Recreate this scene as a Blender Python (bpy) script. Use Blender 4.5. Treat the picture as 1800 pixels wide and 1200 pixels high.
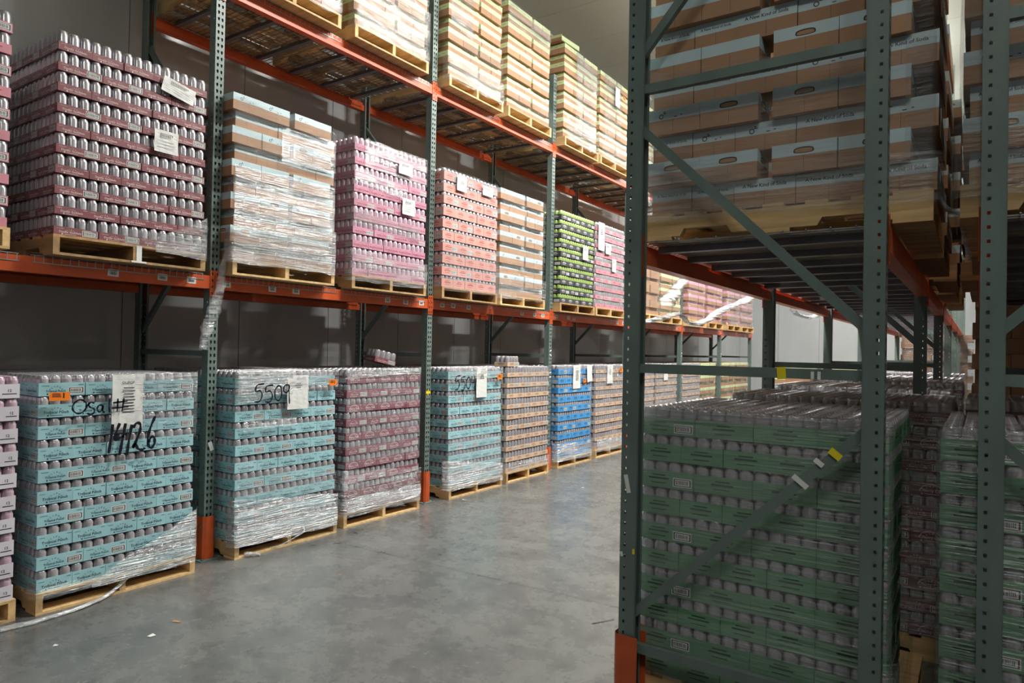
import bpy, math, random
from mathutils import Matrix, Vector, noise
R = math.radians
rnd = random.Random(7)
for o in list(bpy.data.objects): bpy.data.objects.remove(o)
SC = bpy.context.scene
COL = SC.collection

# ------------------------------------------------------------------ camera, world, lights, exposure
YAW, PITCH, ROLL, CAMH = R(34.1456), R(0.66613), R(-1.12395), 1.646
def make_camera():
    fw = Vector((-math.sin(YAW)*math.cos(PITCH), math.cos(YAW)*math.cos(PITCH), math.sin(PITCH)))
    r = Vector((math.cos(YAW), math.sin(YAW), 0)); u = r.cross(fw)
    r2 = r*math.cos(ROLL) - u*math.sin(ROLL); u2 = u*math.cos(ROLL) + r*math.sin(ROLL)
    m = Matrix.Identity(4)
    for i in range(3):
        m[i][0] = r2[i]; m[i][1] = u2[i]; m[i][2] = -fw[i]
    m[2][3] = CAMH
    cd = bpy.data.cameras.new('camera'); cd.sensor_width = 36; cd.sensor_fit = 'HORIZONTAL'
    cd.lens = 1211.45/1800*36; cd.clip_start = 0.05; cd.clip_end = 100
    c = bpy.data.objects.new('camera', cd); COL.objects.link(c); c.matrix_world = m
    SC.camera = c
make_camera()
w = bpy.data.worlds.new('world'); SC.world = w; w.use_nodes = True
w.node_tree.nodes['Background'].inputs[0].default_value = (0.5, 0.55, 0.6, 1)
w.node_tree.nodes['Background'].inputs[1].default_value = 0.02
SC.view_settings.view_transform = 'Standard'; SC.view_settings.look = 'None'
SC.view_settings.gamma = 1; SC.view_settings.use_curve_mapping = False
SC.view_settings.exposure = 0.12
SC.cycles.use_denoising = True
SC.cycles.max_bounces = 8; SC.cycles.diffuse_bounces = 4; SC.cycles.glossy_bounces = 3
SC.cycles.transparent_max_bounces = 12; SC.cycles.caustics_reflective = False; SC.cycles.caustics_refractive = False
SC.cycles.sample_clamp_indirect = 4.0
CEIL = 7.1
ORD = ['first', 'second', 'third', 'fourth', 'fifth', 'sixth', 'seventh', 'eighth', 'ninth']
# (x, y, power W, along) : LED high-bay lamps hung under the ceiling
LAMPS = [(-1.9, 5.4, 340), (-1.9, 8.2, 250), (-1.9, 11.0, 250), (-1.9, 13.8, 230), (-1.9, 16.6, 190), (-1.9, 19.4, 150),
         (0.2, -1.6, 44), (3.0, -1.6, 44), (5.8, -1.6, 44)]
def lamp_light(x, y, power, parent):
    ld = bpy.data.lights.new('lamp_glow', 'AREA'); ld.shape = 'RECTANGLE'; ld.size = 0.36; ld.size_y = 1.2
    ld.energy = power; ld.spread = R(172); ld.color = (1.0, 0.985, 0.93)
    l = bpy.data.objects.new('lamp_glow', ld); COL.objects.link(l); l.parent = parent
    l.location = (0, 0, -0.075)
    u = bpy.data.lights.new('ceiling_fill', 'AREA'); u.shape = 'RECTANGLE'; u.size = 0.36; u.size_y = 1.3; u.energy = power*1.0; u.color = ld.color  # added upward fill that brightens the ceiling, not a visible fixture part
    q = bpy.data.objects.new('ceiling_fill', u); COL.objects.link(q); q.parent = parent; q.location = (0, 0, 0.1); q.rotation_euler = (math.pi, 0, 0)

# ------------------------------------------------------------------ materials
MATS = {}
def srgb(c):
    f = lambda v: (v/255)/12.92 if v/255 <= 0.04045 else ((v/255+0.055)/1.055)**2.4
    return (f(c[0]), f(c[1]), f(c[2]), 1)
def mat(name, c, rough=0.5, metal=0.0, var=0.0, scale=(8, 8, 8), spec=0.5, rnd_obj=0.0, bump=0.0):
    if name in MATS: return MATS[name]
    m = bpy.data.materials.new(name); m.use_nodes = True; MATS[name] = m
    nt = m.node_tree; b = nt.nodes['Principled BSDF']
    b.inputs['Base Color'].default_value = srgb(c); b.inputs['Roughness'].default_value = rough
    b.inputs['Metallic'].default_value = metal; b.inputs['Specular IOR Level'].default_value = spec
    if var or rnd_obj or bump:
        tc = nt.nodes.new('ShaderNodeTexCoord'); mp = nt.nodes.new('ShaderNodeMapping'); mp.inputs['Scale'].default_value = scale
        nz = nt.nodes.new('ShaderNodeTexNoise'); nz.inputs['Scale'].default_value = 1; nz.inputs['Detail'].default_value = 5
        oi = nt.nodes.new('ShaderNodeObjectInfo')
        ad = nt.nodes.new('ShaderNodeVectorMath'); ad.operation = 'ADD'
        mu = nt.nodes.new('ShaderNodeVectorMath'); mu.operation = 'SCALE'; mu.inputs[3].default_value = 37.0
        cm = nt.nodes.new('ShaderNodeCombineXYZ')
        for k in range(3): nt.links.new(oi.outputs['Random'], cm.inputs[k])
        nt.links.new(cm.outputs[0], mu.inputs[0]); nt.links.new(tc.outputs['Object'], mp.inputs[0])
        nt.links.new(mp.outputs[0], ad.inputs[0]); nt.links.new(mu.outputs[0], ad.inputs[1]); nt.links.new(ad.outputs[0], nz.inputs[0])
        mr = nt.nodes.new('ShaderNodeMapRange'); mr.inputs[1].default_value = 0.3; mr.inputs[2].default_value = 0.7
        mr.inputs[3].default_value = 1-var; mr.inputs[4].default_value = 1+var
        nt.links.new(nz.outputs['Fac'], mr.inputs[0])
        mr2 = nt.nodes.new('ShaderNodeMapRange'); mr2.inputs[3].default_value = 1-rnd_obj; mr2.inputs[4].default_value = 1+rnd_obj
        nt.links.new(oi.outputs['Random'], mr2.inputs[0])
        m2 = nt.nodes.new('ShaderNodeMath'); m2.operation = 'MULTIPLY'
        nt.links.new(mr.outputs[0], m2.inputs[0]); nt.links.new(mr2.outputs[0], m2.inputs[1])
        sc = nt.nodes.new('ShaderNodeVectorMath'); sc.operation = 'SCALE'; sc.inputs[0].default_value = srgb(c)[:3]
        nt.links.new(m2.outputs[0], sc.inputs[3]); nt.links.new(sc.outputs[0], b.inputs['Base Color'])
        if bump:
            bp = nt.nodes.new('ShaderNodeBump'); bp.inputs['Strength'].default_value = bump; bp.inputs['Distance'].default_value = 0.01
            nt.links.new(nz.outputs['Fac'], bp.inputs['Height']); nt.links.new(bp.outputs[0], b.inputs['Normal'])
    return m
GREEN = mat('green_steel_paint', (102, 117, 113), 0.42, var=0.12, scale=(9, 9, 3))
ORANGE = mat('orange_steel_paint', (202, 88, 46), 0.42, var=0.12, scale=(4, 4, 4))
GUARD = mat('orange_guard_paint', (188, 80, 34), 0.5, var=0.2, scale=(6, 6, 6))
STEEL = mat('grey_galvanised_steel', (120, 118, 124), 0.45, 0.5, var=0.12, scale=(6, 6, 6))
WIRE = mat('zinc_wire', (165, 165, 165), 0.4, 0.6)
WOOD = mat('pallet_pine', (206, 172, 122), 0.75, var=0.25, scale=(2.5, 18, 18), rnd_obj=0.22)
WOODO = mat('old_pallet_wood', (168, 134, 92), 0.8, var=0.3, scale=(2.5, 18, 18), rnd_obj=0.2)
KRAFT = mat('brown_kraft_board', (168, 130, 100), 0.7, var=0.06, scale=(5, 5, 5), rnd_obj=0.09)
WHITE = mat('white_label_paper', (226, 226, 224), 0.55, var=0.04, scale=(20, 20, 20))
INK = mat('black_print_ink', (24, 26, 34), 0.5)
INKW = mat('white_print_ink', (226, 205, 205), 0.5)
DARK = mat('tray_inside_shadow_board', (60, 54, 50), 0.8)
TAG = mat('orange_tag_paper', (246, 128, 20), 0.5)
YEL = mat('yellow_tape', (228, 208, 30), 0.45)
MARK = mat('black_marker_ink', (16, 20, 34), 0.35)
CAN = mat('printed_aluminium', (182, 178, 184), 0.2, 0.42, rnd_obj=0.08)
CANP = mat('pink_printed_aluminium', (200, 172, 188), 0.28, 0.3, rnd_obj=0.06)
CANL = mat('lime_printed_aluminium', (152, 174, 100), 0.3, 0.2, rnd_obj=0.06)
CANG = mat('green_printed_aluminium', (130, 160, 150), 0.26, 0.3, rnd_obj=0.08)
LIDM = mat('bare_can_lid', (190, 190, 192), 0.3, 0.8)

def film(name, lo, hi, white, tilt=0.0, dist=0.05, rough=0.22):
    m = bpy.data.materials.new(name); m.use_nodes = True; nt = m.node_tree; nt.nodes.clear()
    N, L = nt.nodes.new, nt.links.new
    out = N('ShaderNodeOutputMaterial'); tc = N('ShaderNodeTexCoord'); oi = N('ShaderNodeObjectInfo')
    cm = N('ShaderNodeCombineXYZ'); mu = N('ShaderNodeVectorMath'); mu.operation = 'SCALE'; mu.inputs[3].default_value = 53
    for k in range(3): L(oi.outputs['Random'], cm.inputs[k])
    L(cm.outputs[0], mu.inputs[0])
    def nz(scale, detail):
        mp = N('ShaderNodeMapping'); mp.inputs['Scale'].default_value = scale; mp.inputs['Rotation'].default_value = (R(tilt), 0, 0)
        ad = N('ShaderNodeVectorMath'); ad.operation = 'ADD'
        n = N('ShaderNodeTexNoise'); n.inputs['Scale'].default_value = 1; n.inputs['Detail'].default_value = detail
        L(tc.outputs['Object'], mp.inputs[0]); L(mp.outputs[0], ad.inputs[0]); L(mu.outputs[0], ad.inputs[1]); L(ad.outputs[0], n.inputs[0])
        return n
    fine, broad = nz((3, 3, 85), 4), nz((2.2, 2.2, 9), 3)
    bp = N('ShaderNodeBump'); bp.inputs['Strength'].default_value = 1.0; bp.inputs['Distance'].default_value = dist
    L(fine.outputs['Fac'], bp.inputs['Height'])
    gl = N('ShaderNodeBsdfGlossy'); gl.inputs['Roughness'].default_value = rough; gl.inputs['Color'].default_value = (0.9, 0.92, 0.95, 1)
    di = N('ShaderNodeBsdfDiffuse'); di.inputs['Color'].default_value = (0.75, 0.77, 0.8, 1)
    L(bp.outputs[0], gl.inputs['Normal']); L(bp.outputs[0], di.inputs['Normal'])
    mx = N('ShaderNodeMixShader'); mx.inputs[0].default_value = white; L(gl.outputs[0], mx.inputs[1]); L(di.outputs[0], mx.inputs[2])
    tr = N('ShaderNodeBsdfTransparent'); tr.inputs[0].default_value = (0.98, 0.985, 0.99, 1)
    mr = N('ShaderNodeMapRange'); mr.inputs[1].default_value = 0.35; mr.inputs[2].default_value = 0.68
    mr.inputs[3].default_value = lo; mr.inputs[4].default_value = hi
    mm = N('ShaderNodeMath'); mm.operation = 'ADD'; m3 = N('ShaderNodeMath'); m3.operation = 'MULTIPLY'; m3.inputs[1].default_value = 0.5
    L(fine.outputs['Fac'], mm.inputs[0]); L(broad.outputs['Fac'], mm.inputs[1]); L(mm.outputs[0], m3.inputs[0]); L(m3.outputs[0], mr.inputs[0])
    m2 = N('ShaderNodeMixShader'); L(mr.outputs[0], m2.inputs[0]); L(tr.outputs[0], m2.inputs[1]); L(mx.outputs[0], m2.inputs[2])
    L(m2.outputs[0], out.inputs[0]); MATS[name] = m; return m
FILM = film('clear_stretch_film', 0.03, 0.55, 0.25)
FILMD = film('layered_stretch_film', 0.12, 0.9, 0.28, 8)
FILMS_ = film('shiny_taut_film', 0.03, 0.5, 0.1, 5, 0.016, 0.2)
FILMH = film('hazy_film', 0.08, 0.32, 0.5, 3, 0.012, 0.3)
FILML = film('thin_stretch_film', 0.01, 0.25, 0.25)
FILMR = film('bunched_stretch_film', 0.3, 0.8, 0.55)

# ------------------------------------------------------------------ mesh helpers
class MB:
    def __init__(s): s.v, s.f, s.m, s.mats, s.sm = [], [], [], [], []
    def mi(s, m):
        if m not in s.mats: s.mats.append(m)
        return s.mats.index(m)
    def add(s, vs, fs, m, smooth=False):
        o = len(s.v); k = s.mi(m); s.v += [tuple(v) for v in vs]
        for f in fs: s.f.append(tuple(i+o for i in f)); s.m.append(k); s.sm.append(smooth)
    def box(s, a, b, m):
        x0, y0, z0 = a; x1, y1, z1 = b
        s.add([(x0,y0,z0),(x1,y0,z0),(x1,y1,z0),(x0,y1,z0),(x0,y0,z1),(x1,y0,z1),(x1,y1,z1),(x0,y1,z1)],
              [(0,3,2,1),(4,5,6,7),(0,1,5,4),(1,2,6,5),(2,3,7,6),(3,0,4,7)], m)
    def quad(s, o, u, v, m): # o corner, u, v edge vectors
        o, u, v = Vector(o), Vector(u), Vector(v)
        s.add([o, o+u, o+u+v, o+v], [(0,1,2,3)], m)
    def bar(s, p, q, wx, wy, m): # square bar from p to q
        p, q = Vector(p), Vector(q); d = (q-p).normalized()
        a = d.cross(Vector((0,1,0)));
        if a.length < 0.1: a = d.cross(Vector((1,0,0)))
        a.normalize(); b = d.cross(a).normalized(); vs = []
        for e in (p, q):
            for sa, sb in ((-1,-1),(1,-1),(1,1),(-1,1)): vs.append(e + a*sa*wx/2 + b*sb*wy/2)
        s.add(vs, [(0,1,2,3),(7,6,5,4),(0,4,5,1),(1,5,6,2),(2,6,7,3),(3,7,4,0)], m)
    def lathe(s, c, prof, n, m, cap=None):
        x, y, z = c; vs = []; k = len(prof)
        for r, h in prof:
            for i in range(n):
                a = 2*math.pi*i/n; vs.append((x+r*math.cos(a), y+r*math.sin(a), z+h))
        s.add(vs, [(j*n+i, j*n+(i+1) % n, (j+1)*n+(i+1) % n, (j+1)*n+i) for j in range(k-1) for i in range(n)], m, True)
        s.add(vs[-n:], [tuple(range(n))], cap or m)
    def mesh(s, name):
        me = bpy.data.meshes.new(name); me.from_pydata(s.v, [], s.f)
        for m in s.mats: me.materials.append(m)
        me.polygons.foreach_set('material_index', s.m); me.polygons.foreach_set('use_smooth', s.sm); me.update()
        return me
def obj(name, me, parent=None, loc=(0,0,0), rot=None, kind=None, label=None):
    if isinstance(me, MB): me = me.mesh(name)
    o = bpy.data.objects.new(name, me); COL.objects.link(o); o.location = loc
    if rot is not None: o.rotation_euler = rot if not isinstance(rot, (int, float)) else (0,0,rot)
    if parent is not None: o.parent = parent
    if kind: o['kind'] = kind
    if label: o['label'] = label
    return o
def tag(o, label, cat, group=None):
    o['label'] = label; o['category'] = cat
    if group: o['group'] = group
    return o
def thing(name, label, cat, loc=(0,0,0), rot=0, group=None):
    o = bpy.data.objects.new(name, None); COL.objects.link(o); o.location = loc; o.rotation_euler = (0,0,rot)
    o.empty_display_size = 0.1
    return tag(o, label, cat, group)

TXT = {}
def text2d(t, size, res=2):
    """flat letters as (verts, faces), centred in x, baseline at 0"""
    k = (t, size, res)
    if k in TXT: return TXT[k]
    cu = bpy.data.curves.new('t', 'FONT'); cu.body = t; cu.size = size; cu.align_x = 'CENTER'; cu.resolution_u = res; cu.offset = size*0.012
    o = bpy.data.objects.new('t', cu); COL.objects.link(o)
    dg = bpy.context.evaluated_depsgraph_get(); me = o.evaluated_get(dg).to_mesh()
    r = ([tuple(v.co[:2]) for v in me.vertices], [tuple(p.vertices) for p in me.polygons])
    o.evaluated_get(dg).to_mesh_clear(); bpy.data.objects.remove(o); bpy.data.curves.remove(cu)
    TXT[k] = r; return r
class Face:
    """a print surface: origin at lower left corner, u to the right, v up, n outward"""
    def __init__(s, mb, o, u, v): s.mb, s.o, s.u, s.v = mb, Vector(o), Vector(u), Vector(v); s.n = s.u.cross(s.v)
    def p(s, x, y, d=0.0006): return s.o + s.u*x + s.v*y + s.n*d
    def poly(s, pts, m, d=0.0006): s.mb.add([s.p(x, y, d) for x, y in pts], [tuple(range(len(pts)))], m)
    def rect(s, x0, y0, x1, y1, m, d=0.0006): s.poly([(x0,y0),(x1,y0),(x1,y1),(x0,y1)], m, d)
    def text(s, t, x, y, size, m, res=2, ang=0.0, d=0.0008):
        vs, fs = text2d(t, size, res); c, n = math.cos(ang), math.sin(ang)
        s.mb.add([s.p(x+a*c-b*n, y+a*n+b*c, d) for a, b in vs], fs, m)
    def arch(s, t, x, y, rad, size, m):
        n = len(t); step = size*0.95/rad
        for i, ch in enumerate(t):
            a = (i-(n-1)/2)*step
            s.text(ch, x+rad*math.sin(a), y+rad*(math.cos(a)-1), size, m, 1, -a)
    def barcode(s, x0, y0, x1, y1, seed=1):
        r = random.Random(seed)
        s.rect(x0, y0, x1, y1, WHITE); wd, ht = x1-x0, y1-y0
        b = ht*0.1
        for q in ((x0+b,y0+b,x1-b,y0+b*1.8),(x0+b,y1-b*1.8,x1-b,y1-b),(x0+b,y0+b,x0+b*2.4,y1-b),(x1-b*2.4,y0+b,x1-b,y1-b)): s.rect(*q, INK, 0.0009)
        x = x0+b*3.4
        while x < x1-b*4.5:
            t = r.choice((0.0012, 0.0018, 0.0028)); s.rect(x, y0+b*2.8, x+t, y1-b*2.8, INK, 0.0009); x += t+r.choice((0.0012, 0.0018, 0.0025))

# ------------------------------------------------------------------ products
P = 0.0662
def colour(name, c): return mat(name, c, 0.55, var=0.05, scale=(7,7,7), rnd_obj=0.06)
TYPES = { # tray board, tray height share, can, ink, title
 'turq':  dict(b=colour('turquoise_tray_board', (154,198,206)), h=0.080, can=CAN, ink=mat('navy_ink', (34,62,84), 0.5), t='Tropical Punch'),
 'maroon':dict(b=colour('maroon_tray_board', (124,70,76)), h=0.052, can=CAN, ink=INKW, t='Doctor Goodwin'),
 'plum':  dict(b=colour('plum_tray_board', (128,72,86)), h=0.072, can=CAN, ink=INKW, t='Cherry Cola', arch2=True),
 'pink':  dict(b=colour('rose_tray_board', (188,132,152)), h=0.062, can=CANP, ink=mat('dark_rose_ink', (150,50,80), 0.5), t='Strawberry Vanilla'),
 'rose':  dict(b=colour('salmon_rose_tray_board', (204,136,148)), h=0.058, can=CAN, ink=mat('dark_rose_ink', (150,50,80), 0.5), t=None),
 'coral': dict(b=colour('coral_tray_board', (202,144,136)), h=0.090, can=CAN, ink=mat('rust_ink', (160,60,50), 0.5), t=None),
 'lime':  dict(b=colour('black_tray_board', (44,52,56)), h=0.070, can=CANL, ink=INKW, t=None),
 'tan':   dict(b=colour('tan_tray_board', (206,176,152)), h=0.052, can=CAN, ink=mat('brown_ink', (120,84,66), 0.5), t=None),
 'blue':  dict(b=colour('blue_tray_board', (70,146,206)), h=0.080, can=CAN, ink=mat('navy_ink', (34,62,84), 0.5), t=None),
 'green': dict(b=colour('green_tray_board', (100,146,110)), h=0.080, can=CAN, ink=mat('dark_green_ink', (24,60,40), 0.5), t=None),
 'white': dict(b=colour('white_tray_board', (216,212,222)), h=0.082, can=CANP, ink=INK, t=None, twelve=True),
 'cblue': dict(strip=colour('pale_blue_print', (190,211,217)), say='A New Kind of Soda'),
 'clime': dict(strip=colour('pale_lime_print', (212,228,176)), say=None),
 'cpink': dict(strip=colour('pale_pink_print', (226,168,196)), say=None),
 'cbrown':dict(strip=None, say=None),
}
CANMESH = {}
def can_profile(z0): return [(0.0325, z0), (0.0325, 0.098), (0.0315, 0.104), (0.0268, 0.116), (0.0262, 0.1215), (0.0245, 0.1222), (0.0232, 0.1185)]
def can_mesh(ty):
    if ty not in CANMESH:
        b = MB(); b.lathe((0,0,0), can_profile(TYPES[ty]['h']-0.02), 16, TYPES[ty]['can'], LIDM); CANMESH[ty] = b.mesh('can')
    return CANMESH[ty]
def prints(fc, ty, w, h, code):
    T = TYPES[ty]; ink = T['ink']
    if T.get('twelve'):
        fc.text('12', w*0.8, h*0.45, 0.022, ink); fc.rect(w*0.66, h*0.28, w*0.94, h*0.34, ink); return
    tx = w*0.36 if code else w*0.5
    if T['t']:
        big = h > 0.06
        fc.arch('OLIPOP', tx, h*(0.66 if big else 0.64), 0.034, 0.015 if big else 0.011, ink)
        fc.text(T['t'], tx, h*0.30, 0.0235 if (big and not code) else 0.0185, ink)
        fc.rect(tx-0.034, h*0.13, tx+0.034, h*0.17, ink); fc.poly([(tx-0.046+0.005*math.cos(a*0.785), h*0.15+0.005*math.sin(a*0.785)) for a in range(8)], ink)
        fc.rect(w*0.84, h*0.80, w*0.96, h*0.84, ink); fc.rect(w*0.06, h*0.76, w*0.22, h*0.79, ink)
        if T.get('arch2') and not code:
            for k in range(14):
                a0, a1 = R(-6+k*13.7), R(-6+(k+1)*13.7); c = (tx, h*0.42)
                fc.poly([(c[0]+0.055*math.cos(a0), c[1]+0.034*math.sin(a0)), (c[0]+0.051*math.cos(a0), c[1]+0.030*math.sin(a0)), (c[0]+0.051*math.cos(a1), c[1]+0.030*math.sin(a1)), (c[0]+0.055*math.cos(a1), c[1]+0.034*math.sin(a1))], ink)
    else: # print too small to read: fine lines only
        fc.rect(tx-0.05, h*0.50, tx+0.05, h*0.60, ink); fc.rect(tx-0.032, h*0.70, tx+0.032, h*0.77, ink); fc.rect(tx-0.038, h*0.26, tx+0.036, h*0.31, ink)
    if code: fc.barcode(w-0.098, h*0.14, w-0.008, h*0.86 if h < 0.06 else h*0.66, int(w*1000))
def faces4(b, x0, y0, x1, y1, z=0): # front +X, left -Y, right +Y, back -X
    return [Face(b, (x1,y0,z), (0,1,0), (0,0,1)), Face(b, (x0,y0,z), (1,0,0), (0,0,1)),
            Face(b, (x1,y1,z), (-1,0,0), (0,0,1)), Face(b, (x0,y1,z), (0,-1,0), (0,0,1))]
TRAY = {}
def tray_mesh(ty, nw, nd, cans=(), code=True):
    """open tray; its front face is x=0, y from 0 to nw cans. CANS: which cans to join in ('F','L','R','T')"""
    k = (ty, nw, nd, tuple(sorted(cans)), code)
    if k in TRAY: return TRAY[k]
    T = TYPES[ty]; b = MB(); h, t = T['h'], 0.003; W, D = nw*P-0.0015, nd*P-0.0015; bm = T['b']
    code = nw == 4 and code; cd2 = nd == 4 and k[4]
    x0, y0, x1, y1 = -D, 0.0008, 0, W
    b.box((x0,y0,0), (x0+t,y1,h), bm); b.box((x1-t,y0,0), (x1,y1,h), bm)
    b.box((x0+t,y0,0), (x1-t,y0+t,h), bm); b.box((x0+t,y1-t,0), (x1-t,y1,h), bm)
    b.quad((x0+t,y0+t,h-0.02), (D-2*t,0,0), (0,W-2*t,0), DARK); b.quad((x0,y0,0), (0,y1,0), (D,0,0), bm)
    f = faces4(b, x0, y0, x1, y1)
    prints(f[0], ty, W, h, code); prints(f[1], ty, D, h, cd2)
    if 'R' in cans: prints(f[2], ty, D, h, cd2)
    add_cans(b, ty, nw, nd, cans, 10)
    TRAY[k] = b.mesh('drink_tray'); return TRAY[k]
def add_cans(b, ty, nw, nd, which, n, skipF=False):
    T = TYPES[ty]; pr = can_profile(T['h']-0.02)
    for i in range(nw):
        for j in range(nd):
            F, L, Rr = j == 0, i == 0, i == nw-1
            if (F and 'F' in which and not skipF) or (L and 'L' in which and not (F and skipF)) or (Rr and 'R' in which and not (F and skipF)) or ('T' in which and not (F and skipF)):
                b.lathe((-(j+0.5)*P, (i+0.5)*P, 0.003), pr, n, T['can'], LIDM)
ROWS = {}
def can_rows_mesh(ty, nw, nd, which):
    k = (ty, nw, nd, tuple(sorted(which)))
    if k not in ROWS:
        b = MB(); add_cans(b, ty, nw, nd, which, 12, True); ROWS[k] = b.mesh('can_row') if b.v else None
    return ROWS[k]
CART = {}
def carton_mesh(ty, nw, nd, h, var):
    k = (ty, nw, nd, round(h, 4), var)
    if k in CART: return CART[k]
    T = TYPES[ty]; b = MB(); W, D = nw*P-0.002, nd*P-0.002
    b.box((-D,0.001,0), (0,W,h-0.0015), KRAFT)
    for q, f in enumerate(faces4(b, -D, 0.001, 0, W)):
        wd = (W, D, D, W)[q]
        if T['strip']: f.rect(0, h*0.56, wd, h-0.0015, T['strip'], 0.0004)
        f.rect(wd*0.5-0.0006, 0, wd*0.5+0.0006, h*0.56, DARK, 0.0005)
        if ty == 'cblue' and q < 3:
            if var == 0: f.text(T['say'], wd*0.5, h*0.70, 0.0225 if wd > 0.22 else 0.017, INK)
            elif var == 1:
                for a in range(12):
                    a0, a1 = R(a*30), R(a*30+30)
                    f.poly([(wd*0.28+r*math.cos(g), h*0.70+r*math.sin(g)) for r, g in ((0.012,a0),(0.012,a1),(0.008,a1),(0.008,a0))], INK, 0.0008)
                f.rect(wd*0.28+0.010, h*0.78, wd*0.28+0.026, h*0.81, INK, 0.0008); f.rect(wd*0.28+0.012, h*0.83, wd*0.28+0.02, h*0.87, INK, 0.0008)
                f.rect(wd*0.52, h*0.62, wd*0.58, h*0.65, INK, 0.0008); f.rect(wd*0.64, h*0.66, wd*0.68, h*0.69, INK, 0.0008)
            elif var == 2:
                pts = lambda rx, ry: [(wd*0.5+rx*math.cos(R(a*20)), h*0.69+ry*abs(math.sin(R(a*20)))**0.5*(1 if a < 9 else -0.55)) for a in range(18)]
                f.poly(pts(0.042, 0.018), DARK, 0.0007); f.poly(pts(0.036, 0.012), KRAFT, 0.0009)
        elif ty in ('clime', 'cpink') and q < 2:
            f.rect(wd*0.2, h*0.70, wd*0.44, h*0.74, KRAFT, 0.0007); f.rect(wd*0.56, h*0.76, wd*0.8, h*0.80, KRAFT, 0.0007)
    f = MB
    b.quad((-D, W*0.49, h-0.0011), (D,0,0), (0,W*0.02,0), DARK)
    CART[k] = b.mesh('carton'); return CART[k]

# ------------------------------------------------------------------ pallet (stringers along x, 1.2 long; boards along y, 1.016)
PL, PW, PH = 1.2, 1.012, 0.126
def pallet_meshes(wm):
    out = {}
    def bd(w, t=0.016):
        b = MB(); b.box((-w/2,-PW/2,0), (w/2,PW/2,t), wm); return b.mesh('deck_board')
    out['wide'], out['slim'] = bd(0.14), bd(0.09)
    b = MB(); z0, z1, hw = 0.016, 0.11, 0.019
    prof = [(-PL/2,z0)]
    for c in (-0.3, 0.3): prof += [(c-0.12,z0), (c-0.10,z0+0.034), (c+0.10,z0+0.034), (c+0.12,z0)]
    prof += [(PL/2,z0), (PL/2,z1)]
    top = [-PL/2]+[q[0] for q in prof[1:-2]]+[PL/2]
    lo = prof[:-1]
    n = len(lo)
    vs = [(x,-hw,z) for x, z in lo]+[(x,-hw,z1) for x, z in lo]+[(x,hw,z) for x, z in lo]+[(x,hw,z1) for x, z in lo]
    fs = []
    for i in range(n-1):
        fs += [(i,i+1,n+i+1,n+i), (2*n+i+1,2*n+i,3*n+i,3*n+i+1), (i+1,i,2*n+i,2*n+i+1), (n+i,n+i+1,3*n+i+1,3*n+i)]
    fs += [(0,n,3*n,2*n), (n-1,2*n+n-1,3*n+n-1,n+n-1)]
    b.add(vs, fs, wm); out['stringer'] = b.mesh('stringer')
    return out
PM = {0: pallet_meshes(WOOD), 1: pallet_meshes(WOODO)}
def pallet(cx, cy, z, label, old=0, jit=True):
    t = thing('wooden_pallet', label, 'pallet', (cx, cy, z), R(rnd.uniform(-0.4, 0.4)) if jit else 0, 'wooden pallets under the drink loads')
    M = PM[old]
    for y in (-PW/2+0.019, 0, PW/2-0.019): obj('stringer', M['stringer'], t, (0, y, 0))
    xs = [-PL/2+0.07]+[-PL/2+0.07+(PL-0.14)*k/6 for k in range(1, 6)]+[PL/2-0.07]
    for k, x in enumerate(xs): obj('deck_board', M['wide' if k in (0, 6) else 'slim'], t, (x, 0, 0.11))
    for k, x in enumerate((-PL/2+0.07, 0.0, PL/2-0.07)): obj('bottom_board', M['wide'], t, (x, 0, 0))
    return t

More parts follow.
